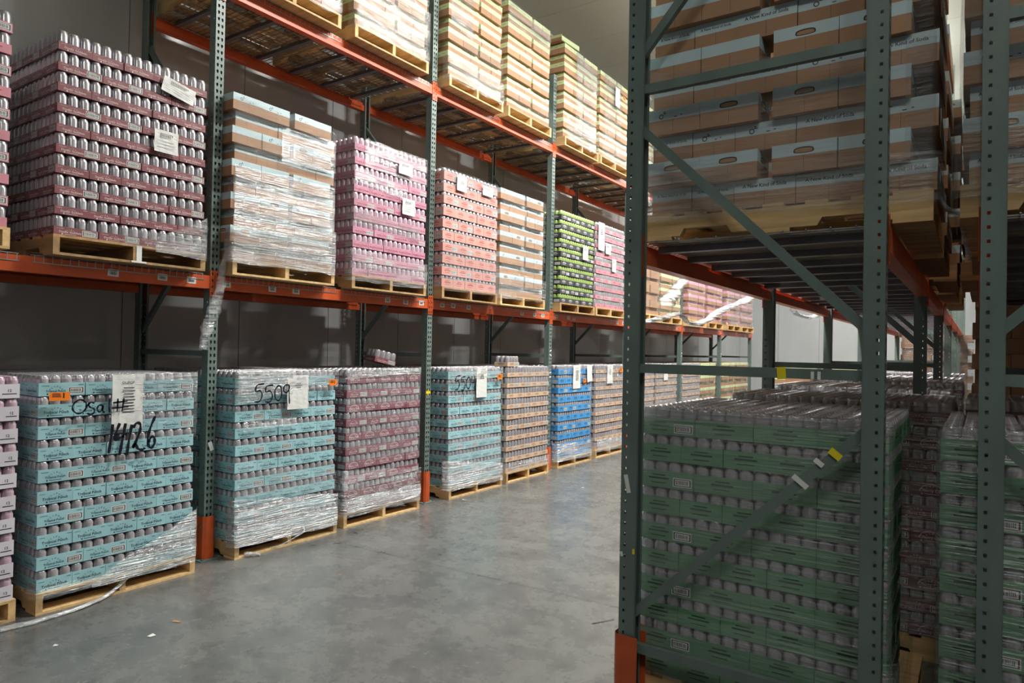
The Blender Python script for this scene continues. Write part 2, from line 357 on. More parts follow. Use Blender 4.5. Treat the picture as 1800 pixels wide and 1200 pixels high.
# ------------------------------------------------------------------ a wrapped load of trays or cartons
LOADS = {}; PALLETS = {}
PAT = {16: ([4,4,4,4], [3,3,3,3,4]), 15: ([4,4,3,4], [3,3,3,3,3]), 18: ([4,4,3,4,3], [3,3,4,4,4])}
def load(key, label, short, ty, pos, z, W=15, tiers=10, th=0.131, rot=0, near=0, side=2, right=0, top=1, wrap=(), old=0, depth=None, pal=True, lean=0.0, cut=None, fill=False):
    """POS: world corner. rot 0: front faces +x, POS = (front x, left y). rot -90: front faces -y, POS = (left x, front y).
    NEAR: cans of the front are single objects. SIDE / RIGHT: how many trays deep the left / right side is built. TOP: top tier is built in full."""
    D = depth or (18 if W == 15 else 15); carton = ty.startswith('c') and ty != 'coral'
    z0 = z+PH+0.001
    t = thing('carton_load' if carton else 'drink_tray_load', label, 'pallet load', (pos[0], pos[1], z0), R(rot), 'wrapped loads of drinks on pallets')
    LOADS[key] = (t, W*P, D*P, tiers*th)
    if pal:
        if rot == 0: PALLETS[key] = pallet(pos[0]-D*P/2+0.012+(0.0), pos[1]+W*P/2, z, short, old)
        else: pallet(pos[0]+W*P/2, pos[1]+D*P/2, z, short, old)
    pa = PAT[W]; r = random.Random(hash(key) % 1000 if False else sum(map(ord, key)))
    for k in range(tiers):
        A = (k+(ty in ('maroon', 'plum', 'tan'))) % 2
        row = list(pa[0] if A else pa[1]); zc = k*th; last = k == tiers-1
        gap, ins, sh = 0.0, 0.0, 0.0
        if carton:
            gap = 0.045 if A else 0.0
            ins = 0.0 if A else -0.035; sh = -0.025 if A else 0.02
            row = [4,4,3,3] if (A and W == 15) else row
            if W == 18 and A: row = [4,4,4,4]; gap = 0.06; sh = 0.0
        lx = lean*k
        y = sh; half = len(row)//2
        for i, w in enumerate(row):
            d = 12//w; corner, endc = i == 0, i == len(row)-1
            if i == half: y += gap
            n = 1
            if last and top: n = D//d
            elif corner and side: n = min(D//d, side if side > 1 else 1)
            elif endc and right: n = min(D//d, right)
            for j in range(n):
                jx, jy, ja = r.uniform(-0.004, 0.003), r.uniform(-0.0015, 0.0015), R(r.uniform(-0.5, 0.5))
                loc = (ins+jx-j*d*P+lx, y+jy, zc); 
                if cut and cut(k, i, j): continue
                if carton:
                    obj('carton', carton_mesh(ty, w, d, th, (r.choice((1, 1, 3, 2)) if A else r.choice((0, 0, 1))) if ty == 'cblue' else 0), t, loc, ja); continue
                ex = set()
                if j == 0: ex.add('F')
                if corner and side: ex.add('L')
                if endc and right: ex.add('R')
                if last and top: ex.add('T')
                if near and j == 0:
                    c = obj('drink_tray', tray_mesh(ty, w, d, (), ty != 'green' or i == 0), t, loc, ja)
                    cm = can_mesh(ty)
                    for q in range(w): obj('can', cm, c, (-0.5*P, (q+0.5)*P, 0.003), r.uniform(0, 6.28))
                    rm = can_rows_mesh(ty, w, d, ex-{'F'})
                    if rm: obj('can_row', rm, c, kind='stuff')
                else:
                    obj('drink_tray', tray_mesh(ty, w, d, ex, ty != 'green' or endc), t, loc, ja)
            y += w*P
    for q in wrap: wrap_patch(key, *q)
    return t
FILMS = {'f': FILM, 'd': FILMD, 'l': FILML, 's': FILMS_, 'h': FILMH}
def wrap_patch(key, s0, s1, za, zb, zc, zd, kind='f', off=0.012):
    """a sheet of film round the load: s from the front's left end (0) to its right end (W); s<0 goes round the left corner, s>W round the right one.
    lower edge za..zb, upper edge zc..zd"""
    t, W, D, H = LOADS[key]; b = MB(); nu, nv = max(6, int((s1-s0)/0.04)), 14; rs = rnd.uniform(0, 50)
    def pt(s, z, o):
        if s < 0: return (s-0.0, -o, z)
        if s > W: return (-(s-W), W+o, z)
        return (o, s, z)
    vs = []
    ss = sorted(set([s0+(s1-s0)*i/nu for i in range(nu+1)]+[q for q in (0.0, W) if s0 < q < s1]))
    for s in ss:
        f = (s-s0)/(s1-s0); lo, hi = za+(zb-za)*f, zc+(zd-zc)*f
        if min(za, zb) < 0: off = 0.036
        lo += 0.012*noise.noise((s*7, rs, 1)); hi += 0.02*noise.noise((s*5, rs, 9))
        if min(za, zb) >= -0.03: lo = max(lo, 0.004)
        for j in range(nv+1):
            z = lo+(hi-lo)*j/nv
            o = off+0.007*noise.noise((s*6+rs, z*14, 0))+0.003*noise.noise((s*20, z*40, rs))
            if z > H: vs.append(pt(s, H+0.004, o-(z-H)))
            else: vs.append(pt(s, z, o))
    n = nv+1
    b.add(vs, [(i*n+j, (i+1)*n+j, (i+1)*n+j+1, i*n+j+1) for i in range(len(ss)-1) for j in range(nv)], FILMS[kind], True)
    return obj('stretch_wrap', b, t)
def sheet(key, s, z, w, h, lines=8, name='paper_sheet', m=WHITE, code=False, face='F', tilt=0.0, off=0.022, head=None):
    """paper taped on the load, upper left corner at (s, z)"""
    t, W, D, H = LOADS[key]; b = MB(); fo = Face(b, (0,0,0), (0,1,0), (0,0,1))
    nx, ny = 4, 8; vs = []
    for i in range(nx+1):
        for j in range(ny+1):
            vs.append(((0.002*math.sin(i*1.7+j*0.9)), w*i/nx, -h*j/ny))
    b.add(vs, [(i*(ny+1)+j, i*(ny+1)+j+1, (i+1)*(ny+1)+j+1, (i+1)*(ny+1)+j) for i in range(nx) for j in range(ny)], m)
    r = random.Random(int(s*100+z*10))
    if code:
        fo.barcode(w*0.22, -h*0.36, w*0.78, -h*0.12, 5)
        for k in range(3): fo.rect(w*0.1, -h*(0.5+0.14*k), w*r.uniform(0.6, 0.9), -h*(0.485+0.14*k), STEEL, 0.004)
    else:
        for k in range(lines):
            l = r.uniform(0.1, 0.22); fo.rect(w*(0.52-l), -h*(0.25+0.055*k), w*(0.52+l), -h*(0.235+0.055*k), INK, 0.004)
        if head: fo.text(head, w*0.5, -h*0.17, w*0.12, INK, d=0.004)
    loc = (off, s, z) if face == 'F' else (s, -off, z)
    return obj(name, b, t, loc, (tilt, 0, 0) if face == 'F' else (0, 0, R(-90)))
def otag(key, s, z, w=0.1, h=0.05):
    t = LOADS[key][0]; b = MB(); b.box((0,0,-h), (0.0012,w,0), TAG); f = Face(b, (0.0012,0,-h), (0,1,0), (0,0,1)); r = random.Random(3)
    for k in range(5): f.rect(w*0.14, h*(0.82-0.1*k), w*r.uniform(0.5, 0.62), h*(0.87-0.1*k), INK)
    f.rect(w*0.66, h*0.3, w*0.73, h*0.9, INK)
    obj('orange_tag', b, t, (0.021, s, z), label='orange tag with black print')
def writing(key, strokes, s, z, sc, wd, label, sx=1.0):
    """marker strokes on the film"""
    t = LOADS[key][0]; b = MB()
    for st in strokes:
        pts = [Vector((0, x*sc*sx, y*sc)) for x, y in st]
        sm = []
        for i in range(len(pts)-1):
            p0, p1, p2, p3 = pts[max(i-1,0)], pts[i], pts[i+1], pts[min(i+2,len(pts)-1)]
            for k in range(5):
                u = k/5; sm.append(0.5*((2*p1)+(p2-p0)*u+(2*p0-5*p1+4*p2-p3)*u*u+(3*p1-p0-3*p2+p3)*u**3))
        sm.append(pts[-1]); vs = []
        for i, q in enumerate(sm):
            d = (sm[min(i+1,len(sm)-1)]-sm[max(i-1,0)]); d = d.normalized() if d.length > 0 else Vector((0,0,1))
            n = Vector((0, -d.z, d.y))*wd/2*(1+0.25*math.sin(i))
            vs += [q-n, q+n]
        b.add(vs, [(2*i, 2*i+2, 2*i+3, 2*i+1) for i in range(len(sm)-1)], MARK)
    obj('marker_writing', b, t, (0.026, s, z), label=label)

# ------------------------------------------------------------------ room
def concrete():
    m = bpy.data.materials.new('sealed_concrete'); m.use_nodes = True; nt = m.node_tree; N, L = nt.nodes.new, nt.links.new
    b = nt.nodes['Principled BSDF']; tc = N('ShaderNodeTexCoord')
    def nz(s, d, rr=0.6, dist=0.0):
        n = N('ShaderNodeTexNoise'); n.inputs['Scale'].default_value = s; n.inputs['Detail'].default_value = d; n.inputs['Roughness'].default_value = rr
        n.inputs['Distortion'].default_value = dist; L(tc.outputs['Object'], n.inputs[0]); return n
    big, mid, fine, sp = nz(0.6, 6, 0.6, 0.2), nz(3.2, 10, 0.72, 0.15), nz(45, 4), nz(8, 10, 0.75, 0.3)
    cr = N('ShaderNodeValToRGB'); e = cr.color_ramp.elements
    e[0].position = 0.33; e[0].color = srgb((70, 73, 75)); e[1].position = 0.70; e[1].color = srgb((126, 126, 123))
    a = N('ShaderNodeMath'); a.operation = 'MULTIPLY_ADD'; a.inputs[1].default_value = 0.5; L(big.outputs['Fac'], a.inputs[0])
    a2 = N('ShaderNodeMath'); a2.operation = 'MULTIPLY'; a2.inputs[1].default_value = 0.5; L(mid.outputs['Fac'], a2.inputs[0]); L(a2.outputs[0], a.inputs[2])
    L(a.outputs[0], cr.inputs[0])
    dk = N('ShaderNodeMapRange'); dk.inputs[1].default_value = 0.36; dk.inputs[2].default_value = 0.47; dk.inputs[3].default_value = 0.7; dk.inputs[4].default_value = 1.0
    L(sp.outputs['Fac'], dk.inputs[0])
    sc = N('ShaderNodeVectorMath'); sc.operation = 'SCALE'; L(cr.outputs[0], sc.inputs[0]); L(dk.outputs[0], sc.inputs[3]); L(sc.outputs[0], b.inputs['Base Color'])
    rr = N('ShaderNodeMapRange'); rr.inputs[1].default_value = 0.3; rr.inputs[2].default_value = 0.7; rr.inputs[3].default_value = 0.2; rr.inputs[4].default_value = 0.34
    L(mid.outputs['Fac'], rr.inputs[0]); L(rr.outputs[0], b.inputs['Roughness'])
    bp = N('ShaderNodeBump'); bp.inputs['Strength'].default_value = 0.12; bp.inputs['Distance'].default_value = 0.004; L(fine.outputs['Fac'], bp.inputs['Height']); L(bp.outputs[0], b.inputs['Normal'])
    return m
CONC = concrete()
WALLM = mat('grey_white_glossy_wall_panel', (186, 188, 190), 0.22, var=0.05, scale=(1.5, 1.5, 0.5))
SEAM = mat('panel_seam_sealant', (120, 122, 124), 0.6)
CEILM = mat('pale_ceiling_panel', (206, 211, 200), 0.5, var=0.03, scale=(1, 1, 1))
JOINT = mat('dark_floor_joint', (52, 54, 56), 0.7)
X0, X1, Y0, Y1 = -6.25, 9.0, -12.0, 22.0
b = MB(); b.box((X0-0.2, Y0-0.2, -0.2), (X1+0.2, Y1+0.2, 0), CONC); fl = obj('floor', b, kind='structure')
def crack(pts, wd=0.006):
    b = MB(); vs = []
    for i, (x, y) in enumerate(pts): vs += [(x, y-wd/2*(1+0.4*math.sin(i*2.1)), 0.0008), (x, y+wd/2*(1+0.5*math.sin(i*1.3)), 0.0008)]
    b.add(vs, [(2*i, 2*i+2, 2*i+3, 2*i+1) for i in range(len(pts)-1)], JOINT); obj('floor_joint', b, fl)
crack([(-4.35+i*0.16, 4.0+0.006*i+0.012*noise.noise((i*0.7, 3, 0))) for i in range(18)])
def wall(name, a, bb, seam_axis, step, off, inner):
    """base slab from a to bb with wall panels proud of it"""
    m = MB(); m.box(a, bb, SEAM); o = obj(name, m, kind='structure'); return o
wl = wall('wall_left', (X0-0.2, Y0, 0), (X0-0.012, Y1+0.2, CEIL), 1, 1.15, 0, 1)
def panels(parent, axis, lo, hi, step, first, const, depth, name, m, span):
    y = first
    cache = {}
    while y < hi-0.02:
        a, c = max(y+0.004, lo), min(y+step-0.004, hi)
        k = round(c-a, 3)
        if k not in cache:
            mb = MB()
            if axis == 'left': mb.box((-depth,0,span[0]), (0,k,span[1]), m)
            elif axis == 'back': mb.box((0,0,span[0]), (k,depth,span[1]), m)
            else: mb.box((span[0],0,0), (span[1],k,depth), m)
            cache[k] = mb.mesh(name)
        loc = {'left': (const, a, 0), 'back': (a, const, 0), 'ceil': (0, a, const)}[axis]
        obj(name, cache[k], parent, loc); y += step
panels(wl, 'left', Y0, Y1, 1.16, 4.25-1.16*14, X0, 0.012, 'wall_panel', WALLM, (0, CEIL))
b = MB(); b.box((X0-0.2, Y1+0.012, 0), (X1+0.2, Y1+0.2, CEIL), SEAM); wb = obj('wall_back', b, kind='structure')
panels(wb, 'back', X0, X1, 1.16, X0, Y1, 0.012, 'wall_panel', WALLM, (0, CEIL))
b = MB(); b.box((X1, Y0-0.2, 0), (X1+0.2, Y1+0.2, CEIL), WALLM); obj('wall_right', b, kind='structure')
b = MB(); b.box((X0-0.2, Y0-0.2, 0), (X1+0.2, Y0, CEIL), WALLM); obj('wall_front', b, kind='structure')
b = MB(); b.box((X0-0.2, Y0-0.2, CEIL+0.012), (X1+0.2, Y1+0.2, CEIL+0.2), SEAM); ce = obj('ceiling', b, kind='structure')
panels(ce, 'ceil', Y0, Y1, 1.17, 9.52-1.17*19, CEIL, 0.012, 'ceiling_panel', CEILM, (X0, X1))
b = MB(); b.box((X0, Y0, CEIL-0.09), (X0+0.03, Y1, CEIL-0.004), CEILM); b.box((X0+0.03, Y0, CEIL-0.03), (X0+0.09, Y1, CEIL-0.004), CEILM); obj('trim_1', b, kind='structure')
GLOW = bpy.data.materials.new('lit_lamp_diffuser'); GLOW.use_nodes = True
GLOW.node_tree.nodes['Principled BSDF'].inputs['Emission Color'].default_value = (1, 0.985, 0.93, 1)
GLOW.node_tree.nodes['Principled BSDF'].inputs['Emission Strength'].default_value = 6
for i, (x, y, pw) in enumerate(LAMPS):
    t = thing('high_bay_lamp', f'long white high bay lamp under the ceiling, {ORD[i]} in the row of lamps', 'lamp', (x, y, CEIL-0.55), 0, 'ceiling lamps above the aisles')
    m = MB(); m.box((-0.2,-0.68,0), (0.2,0.68,0.08), WHITE); obj('lamp_housing', m, t)
    m = MB(); m.box((-0.18,-0.65,-0.012), (0.18,0.65,0), GLOW); obj('lamp_diffuser', m, t)
    m = MB(); m.bar((0,-0.5,0.08), (0,-0.5,0.55), 0.01, 0.01, STEEL); obj('hanger', m, t)
    m = MB(); m.bar((0,0.5,0.08), (0,0.5,0.55), 0.01, 0.01, STEEL); obj('hanger', m, t)
    lamp_light(x, y, pw, t)

# ------------------------------------------------------------------ racks
PITCH2 = 0.0508
def hole_ring(b, f, x0, y0, x1, y1, hole, m):
    """plate rectangle with one 8-corner hole"""
    xm, ym = (x0+x1)/2, (y0+y1)/2
    out = [(x0,y0),(xm,y0),(x1,y0),(x1,ym),(x1,y1),(xm,y1),(x0,y1),(x0,ym)]
    o = len(b.v); k = b.mi(m)
    b.v += [tuple(f.p(x, y, 0)) for x, y in out]+[tuple(f.p(x, y, 0)) for x, y in hole]
    for i in range(8):
        j = (i+1) % 8; b.f.append((o+i, o+j, o+8+j, o+8+i)); b.m.append(k); b.sm.append(False)
def tear(cx, cy, s=1.0): # wide at the top, narrow below
    return [(cx-0.005*s,cy-0.013*s),(cx,cy-0.0145*s),(cx+0.005*s,cy-0.013*s),(cx+0.0085*s,cy+0.001*s),(cx+0.0085*s,cy+0.008*s),(cx,cy+0.0135*s),(cx-0.0085*s,cy+0.008*s),(cx-0.0085*s,cy+0.001*s)]
def sq(cx, cy, a=0.0055, c=0.0065): return [(cx-a,cy-c),(cx,cy-c),(cx+a,cy-c),(cx+a,cy),(cx+a,cy+c),(cx,cy+c),(cx-a,cy+c),(cx-a,cy)]
PWD, PDP, POSTH = 0.0765, 0.0765, 5.46
def post_mesh():
    b = MB(); n = int(POSTH/PITCH2); hw = PWD/2
    F = Face(b, (0,-hw,0), (0,1,0), (0,0,1)); Lf = Face(b, (-PDP,-hw,0), (1,0,0), (0,0,1)); Rt = Face(b, (0,hw,0), (-1,0,0), (0,0,1))
    Fi = MB()
    for k in range(n):
        z0, z1 = k*PITCH2, (k+1)*PITCH2; zc = z0+PITCH2/2
        hole_ring(b, F, 0, z0, hw, z1, tear(0.0225, zc), GREEN); hole_ring(b, F, hw, z0, PWD, z1, tear(PWD-0.0225, zc), GREEN)
        cx = PDP-0.024
        hole_ring(b, Lf, 0, z0, PDP, z1, sq(cx, zc), GREEN); hole_ring(b, Rt, 0, z0, PDP, z1, sq(PDP-cx, zc), GREEN)
    z = n*PITCH2
    b.box((-PDP-0.001,-hw,0), (-PDP+0.001,-hw+0.018,z), GREEN); b.box((-PDP-0.001,hw-0.018,0), (-PDP+0.001,hw,z), GREEN)
    return b.mesh('post')
POST = post_mesh()
def guard_mesh():
    b = MB(); hw = PWD/2+0.012
    pts = [(-0.10,-hw), (0.004,-hw), (0.022,-hw+0.022), (0.022,hw-0.022), (0.004,hw), (-0.10,hw)]
    b.add([(x,y,0.008) for x, y in pts]+[(x,y,0.33) for x, y in pts], [(i,i+1,i+7,i+6) for i in range(5)], GUARD)
    b.lathe((-0.05,-hw,0.25), [(0.001,0)], 6, STEEL)
    b.box((-0.035,-hw-0.008,0.243), (-0.021,-hw,0.257), STEEL)
    return b.mesh('post_guard')
GUARDM = guard_mesh()
b = MB(); b.box((-0.12,-0.09,0), (0.055,0.09,0.008), GREEN); b.box((0.03,-0.075,0.008), (0.045,-0.06,0.02), STEEL); b.box((0.03,0.06,0.008), (0.045,0.075,0.02), STEEL)
BASE = b.mesh('base_plate')
FD = 1.0885
BR = {}
def brace(z0, z1, sgn):
    k = (z0, z1)
    if k not in BR:
        b = MB(); a, c = 0.055, FD-0.055
        if z0 == z1: b.box((-c,-0.016,z0-0.021), (-a,0.016,z0+0.021), GREEN)
        else: b.bar((-a,0.0,z0), (-c,0.0,z1), 0.04, 0.03, GREEN)
        BR[k] = b.mesh('horizontal_brace' if z0 == z1 else 'diagonal_brace')
    return BR[k]
def frame(x, y, facing, label, guard=True, group='upright frames of the pallet racks'):
    """x = front plane of the aisle-side post; facing +1: aisle lies towards +x"""
    t = thing('upright_frame', label, 'rack frame', (x, y, 0), 0 if facing > 0 else math.pi, group)
    obj('post', POST, t, (0,0,0.008)); obj('post', POST, t, (-FD,0,0.008), math.pi)
    obj('base_plate', BASE, t); obj('base_plate', BASE, t, (-FD,0,0), math.pi)
    if guard: obj('post_guard', GUARDM, t)
    for z in (0.27, 1.57, 2.88, 5.40): obj('horizontal_brace', brace(z, z, 1), t)
    for z0, z1 in ((0.42,1.36), (2.70,1.74), (3.05,4.16), (5.3,4.62)): obj('diagonal_brace', brace(z0, z1, 1), t)
    return t
SP = 2.515
b = MB()
b.add([(x,y,z) for y in (0,1) for x, z in ((0,0),(0,0.10),(-0.036,0.10),(-0.036,0.065),(-0.064,0.065),(-0.064,0))],
      [(5,4,3,2,1,0),(6,7,8,9,10,11)]+[(i,(i+1) % 6,(i+1) % 6+6,i+6) for i in range(6)], ORANGE)
BODY = b.mesh('beam_body'); BODY.transform(Matrix.Diagonal((1, SP-PWD-0.004, 1, 1)))
def conn_mesh(side):
    b = MB(); f = Face(b, (0,0,0), (0,1,0), (0,0,1)); wd = 0.036
    for k in range(4): hole_ring(b, f, 0, k*0.05, wd, (k+1)*0.05, tear(wd*0.5, k*0.05+0.025, 0.8), ORANGE)
    x = wd if side < 0 else 0
    b.quad((0,x,0), (-0.07,0,0), (0,0,0.2), ORANGE)
    return b.mesh('beam_connector')
CONN = {s: conn_mesh(s) for s in (-1, 1)}
def label_mesh():
    b = MB(); b.box((0,-0.036,-0.024), (0.001,0.036,0.024), WHITE); f = Face(b, (0.001,-0.036,-0.024), (0,1,0), (0,0,1))
    f.rect(0.012, 0.035, 0.058, 0.040, INK); r = random.Random(2); x = 0.012
    while x < 0.056:
        q = r.choice((0.0012, 0.002, 0.003)); f.rect(x, 0.010, x+q, 0.030, INK); x += q+r.choice((0.0015, 0.002))
    return b.mesh('barcode_label')
LAB = label_mesh()
def beam(x, y, z, facing, label, labs=()):
    """bottom of the beam at z, from the post at y to the next one"""
    t = thing('load_beam', label, 'rack beam', (x, y+PWD/2+0.002 if facing > 0 else y+SP-PWD/2-0.002, z), 0 if facing > 0 else math.pi, 'orange load beams of the pallet racks')
    obj('beam_body', BODY, t)
    ln = SP-PWD-0.004
    obj('beam_connector', CONN[-1], t, (0.004, -0.0385, -0.06)); obj('beam_connector', CONN[1], t, (0.004, ln+0.0025, -0.06))
    for q in labs: obj('barcode_label', LAB, t, (0.001, q-(y+PWD/2), 0.05+rnd.uniform(-0.006, 0.006)), (R(rnd.uniform(-3, 3)), 0, 0))
    return t
DW, DD = 1.16, 1.07
def deck_meshes():
    wm = MB(); r = 0.0028
    n = 23
    for i in range(n):
        y = 0.02+(DW-0.04)*i/(n-1); wm.box((-DD,y-r,-r), (0.006,y+r,r), WIRE); wm.box((0.003,y-r,-0.042), (0.009,y+r,r), WIRE)
    for i in range(12):
        x = -0.01-(DD-0.02)*i/11; wm.box((x-r,0.005,r), (x+r,DW-0.005,3*r), WIRE)
    wm.box((0.006,0.005,-0.044), (0.012,DW-0.005,-0.038), WIRE)
    ch = MB(); ch.box((-DD+0.06,-0.022,-0.034), (-0.06,0.022,-0.0035), STEEL)
    return wm.mesh('wire_mesh'), ch.mesh('support_channel')
DWM, DCH = deck_meshes()
def deck(x, y, z, facing, label):
    t = thing('wire_deck', label, 'wire deck', (x, y, z) if facing > 0 else (x, y+DW, z), 0 if facing > 0 else math.pi, 'wire decks laid on the rack beams')
    obj('wire_mesh', DWM, t, kind='stuff')
    for q in (0.17, 0.58, 0.99): obj('support_channel', DCH, t, (0, q, 0))
LX, LY = -4.87, 3.09
Z1, Z2 = 2.065, 4.36
BL = [2.34,2.68,2.9,3.19,3.61,3.85,4.96,5.22,5.46,5.8,5.99,6.27,7.39,7.69,7.9,8.26,8.6,8.77,9.98,10.21,10.43,12.39,12.62,12.86,13.28,13.56,13.69,15.64,15.82,15.95,17.37,17.62,17.93]
for k in range(-1, 7):
    y = LY+SP*k
    f = frame(LX, y, 1, f'green upright frame of the wall-side rack, {ORD[k+1]} from the near end')
    if k == 0:
        m = MB(); m.box((0,-0.016,-0.035), (0.0015,0.016,0.035), WHITE); obj('white_tag', m, f, (0.002, 0.004, 0.86), (R(20),0,0), label='small white tag')
    if k == 1:
        m = MB(); m.box((0,-0.04,-0.012), (0.0015,0.034,0.012), YEL); m.box((0,-0.014,-0.03), (0.0016,0.0,0.03), YEL); obj('tape_strip', m, f, (0.002, 0, 1.17), label='yellow tape strip')
    if k in (2, 4, 5):
        for z, a in ((1.64, 20), (1.58, -25), (1.34, 15), (1.28, 8)):
            m = MB(); m.box((0,-0.024,-0.008), (0.0015,0.024,0.008), WHITE); obj('tape_strip', m, f, (0.002, 0.006, z), (R(a),0,0), label='white tape remnant')
    if k == 6: break
    for z, lv in ((Z1, 'lower'), (Z2, 'upper')):
        if lv == 'upper' and k < 0: continue
        lab = [q for q in BL if y < q < y+SP] if lv == 'lower' else []
        beam(LX+0.003, y, z, 1, f'orange front beam at the {lv} level of the wall-side rack, {ORD[k+1]} bay', lab)
        beam(LX-FD-0.003, y, z, -1, f'orange rear beam at the {lv} level of the wall-side rack, {ORD[k+1]} bay')
        for h in range(2): deck(LX-0.005, y+0.06+h*1.215, z+0.106, 1, f'grey {lv} wire deck of the wall-side rack, {ORD[k+1]} bay, {("nearer", "farther")[h]} half')
XA, XB, RY = -1.388, 0.0, 3.02
for row, (xf, fc, nm) in enumerate(((XA, -1, 'aisle-side rack'), (XB+FD, 1, 'rear-side rack'))):
    for k in range(0, 8):
        y = RY+SP*k
        if row == 1 and k > 5: break
        f = frame(xf, y, fc, f'green upright frame of the {nm}, {ORD[k]} from the near end')
        if row == 0 and k == 0: near_frame = f
        if k == 7 or (row == 1 and k == 5): break
        front, rear = (XA-0.003, XA+FD+0.003) if row == 0 else (XB+FD+0.003, XB-0.003)
        beam(front, y, Z1, fc, f'orange aisle beam of the {nm}, {ORD[k]} bay'); beam(rear, y, Z1, -fc, f'orange inner beam of the {nm}, {ORD[k]} bay')
        for h in range(2): deck(xf-0.005*fc*1.0, y+0.06+h*1.215, Z1+0.106, fc, f'grey wire deck of the {nm}, {ORD[k]} bay, {("nearer", "farther")[h]} half')
def sticker(parent, wx, wz, w, h, m, ang, label, name='tape_strip', dy=0.0245):
    """sticker on the near (-y) side of the first aisle-side frame (that frame is turned half round); dy = how far that side lies before the frame's middle"""
    b = MB(); b.box((-w/2,0,-h/2), (w/2,0.0015,h/2), m)
    obj(name, b, parent, (XA-wx, dy-0.0, wz), (0, R(ang), 0), label=label)
sticker(near_frame, -0.68, 1.57, 0.035, 0.05, YEL, 4, 'yellow tape strip', dy=0.0165)
sticker(near_frame, -0.47, 1.255, 0.05, 0.028, YEL, -38, 'yellow label', dy=0.022)
sticker(near_frame, -0.53, 1.215, 0.04, 0.02, WHITE, -38, 'white tape remnant', dy=0.022)
sticker(near_frame, -0.60, 1.13, 0.07, 0.022, WHITE, -38, 'white printed label', dy=0.022)
sticker(near_frame, -1.355, 1.03, 0.02, 0.085, WHITE, 12, 'white printed label', dy=0.0395)
sticker(near_frame, -1.378, 0.70, 0.014, 0.022, WHITE, 20, 'white tape remnant', dy=0.0395)
sticker(near_frame, -1.318, 0.72, 0.012, 0.024, YEL, 0, 'yellow tape strip', dy=0.0395)
sticker(near_frame, -0.56, 1.565, 0.012, 0.03, WHITE, 0, 'white tape remnant', dy=0.0165)
sticker(near_frame, -0.535, 1.565, 0.012, 0.032, WHITE, 0, 'white tape remnant', dy=0.0165)

# ------------------------------------------------------------------ loads of the wall-side rack: floor
FX, T1, T2 = -4.70, Z1+0.115, Z2+0.115
pl = 'pale wooden pallet under the '
def L(key, ty, y, z, what, **k):
    x = k.pop('x', -4.76)
    return load(key, what, k.pop('pal_label', ('old grey-brown' if k.get('old') else 'pale')+' wooden pallet under the '+k.pop('short')), ty, (x, y), z, **k)
L('f0a','white', 0.74, 0, 'white drink trays with pink cans, beside the turquoise load marked 14126', short='white drink trays beside the load marked 14126', x=-4.68, near=1, lean=0.003)
L('f0b','turq', 1.845, 0, 'turquoise drink trays marked 14126 in black marker, with an orange tag', short='turquoise load marked Sal', x=-4.66, near=1, side=6, lean=-0.004,
  wrap=((0.30,1.005,-0.035,-0.04,0.0,0.34,'d'), (-0.05,0.62,-0.035,-0.035,0.03,0.02,'f'), (0.55,1.01,1.14,1.14,1.32,1.325,'f'), (0.0,1.005,1.26,1.28,1.33,1.33,'l'), (0.5,1.0,0.9,0.85,1.14,1.14,'l'), (-1.1,-0.02,0.02,0.02,1.31,1.31,'l')))
L('f1a','turq', 3.20, 0, 'turquoise drink trays marked 5509, next to the first orange post guard', short='turquoise load marked 5509 near the first post guard', x=-4.70, near=1, side=6, lean=-0.004,
  wrap=((-0.06,1.0,-0.035,-0.05,0.34,0.22,'d'), (0.0,1.0,-0.035,-0.06,0.14,0.10,'d'), (-0.05,0.5,1.05,1.12,1.335,1.335,'d'), (0.0,1.0,1.13,1.16,1.335,1.335,'f'), (0.05,0.55,0.84,0.86,0.93,0.92,'f'), (0.0,1.0,0.35,0.24,0.62,0.4,'l')))
L('f1b','plum', 4.345, 0, 'dull plum drink trays hazy under stretch film, between the two turquoise loads marked in pen', short='plum load between two turquoise loads', x=-4.75, near=1, side=5,
  wrap=((-0.06,1.0,-0.035,-0.035,0.40,0.30,'f'), (-0.06,1.0,1.22,1.26,1.335,1.335,'d'), (0.0,1.0,0.9,0.96,1.26,1.27,'l'), (0.0,1.0,-0.02,0.0,0.14,0.13,'d'), (0.0,1.0,0.4,0.4,0.9,0.9,'l')))
L('f2a','turq', 5.85, 0, 'turquoise drink trays marked 5504, beside the load of tan trays', short='turquoise load beside tan trays', x=-4.77, side=5, lean=-0.003,
  wrap=((-0.06,1.0,-0.035,-0.05,0.30,0.16,'d'), (0.0,1.0,1.16,1.18,1.335,1.335,'f'), (0.0,1.0,0.2,0.2,0.6,0.5,'l')))
L('f2b','tan', 6.99, 0, 'tan drink trays of silver cans with a lone tray on top', short='tan load with a lone tray on top', x=-4.80, side=2,
  wrap=((0.3,0.995,1.02,1.02,1.33,1.33,'l'), (0.0,0.995,-0.02,-0.02,0.12,0.12,'f')))
L('f3a','blue', 8.34, 0, 'bright blue drink trays on the floor with a torn white sheet', short='bright blue load', x=-4.86, side=3,
  wrap=((-0.06,1.0,-0.035,-0.06,0.22,0.18,'d'), (0.0,1.0,1.2,1.2,1.33,1.33,'l')))
L('f3b','tan', 9.52, 0, 'tan drink trays on the floor right beside the bright blue load', short='tan load beside the blue load', x=-4.88, side=2, wrap=((0.0,1.0,-0.035,-0.06,0.16,0.14,'d'), (0.0,1.0,0.9,0.9,1.33,1.33,'l')))
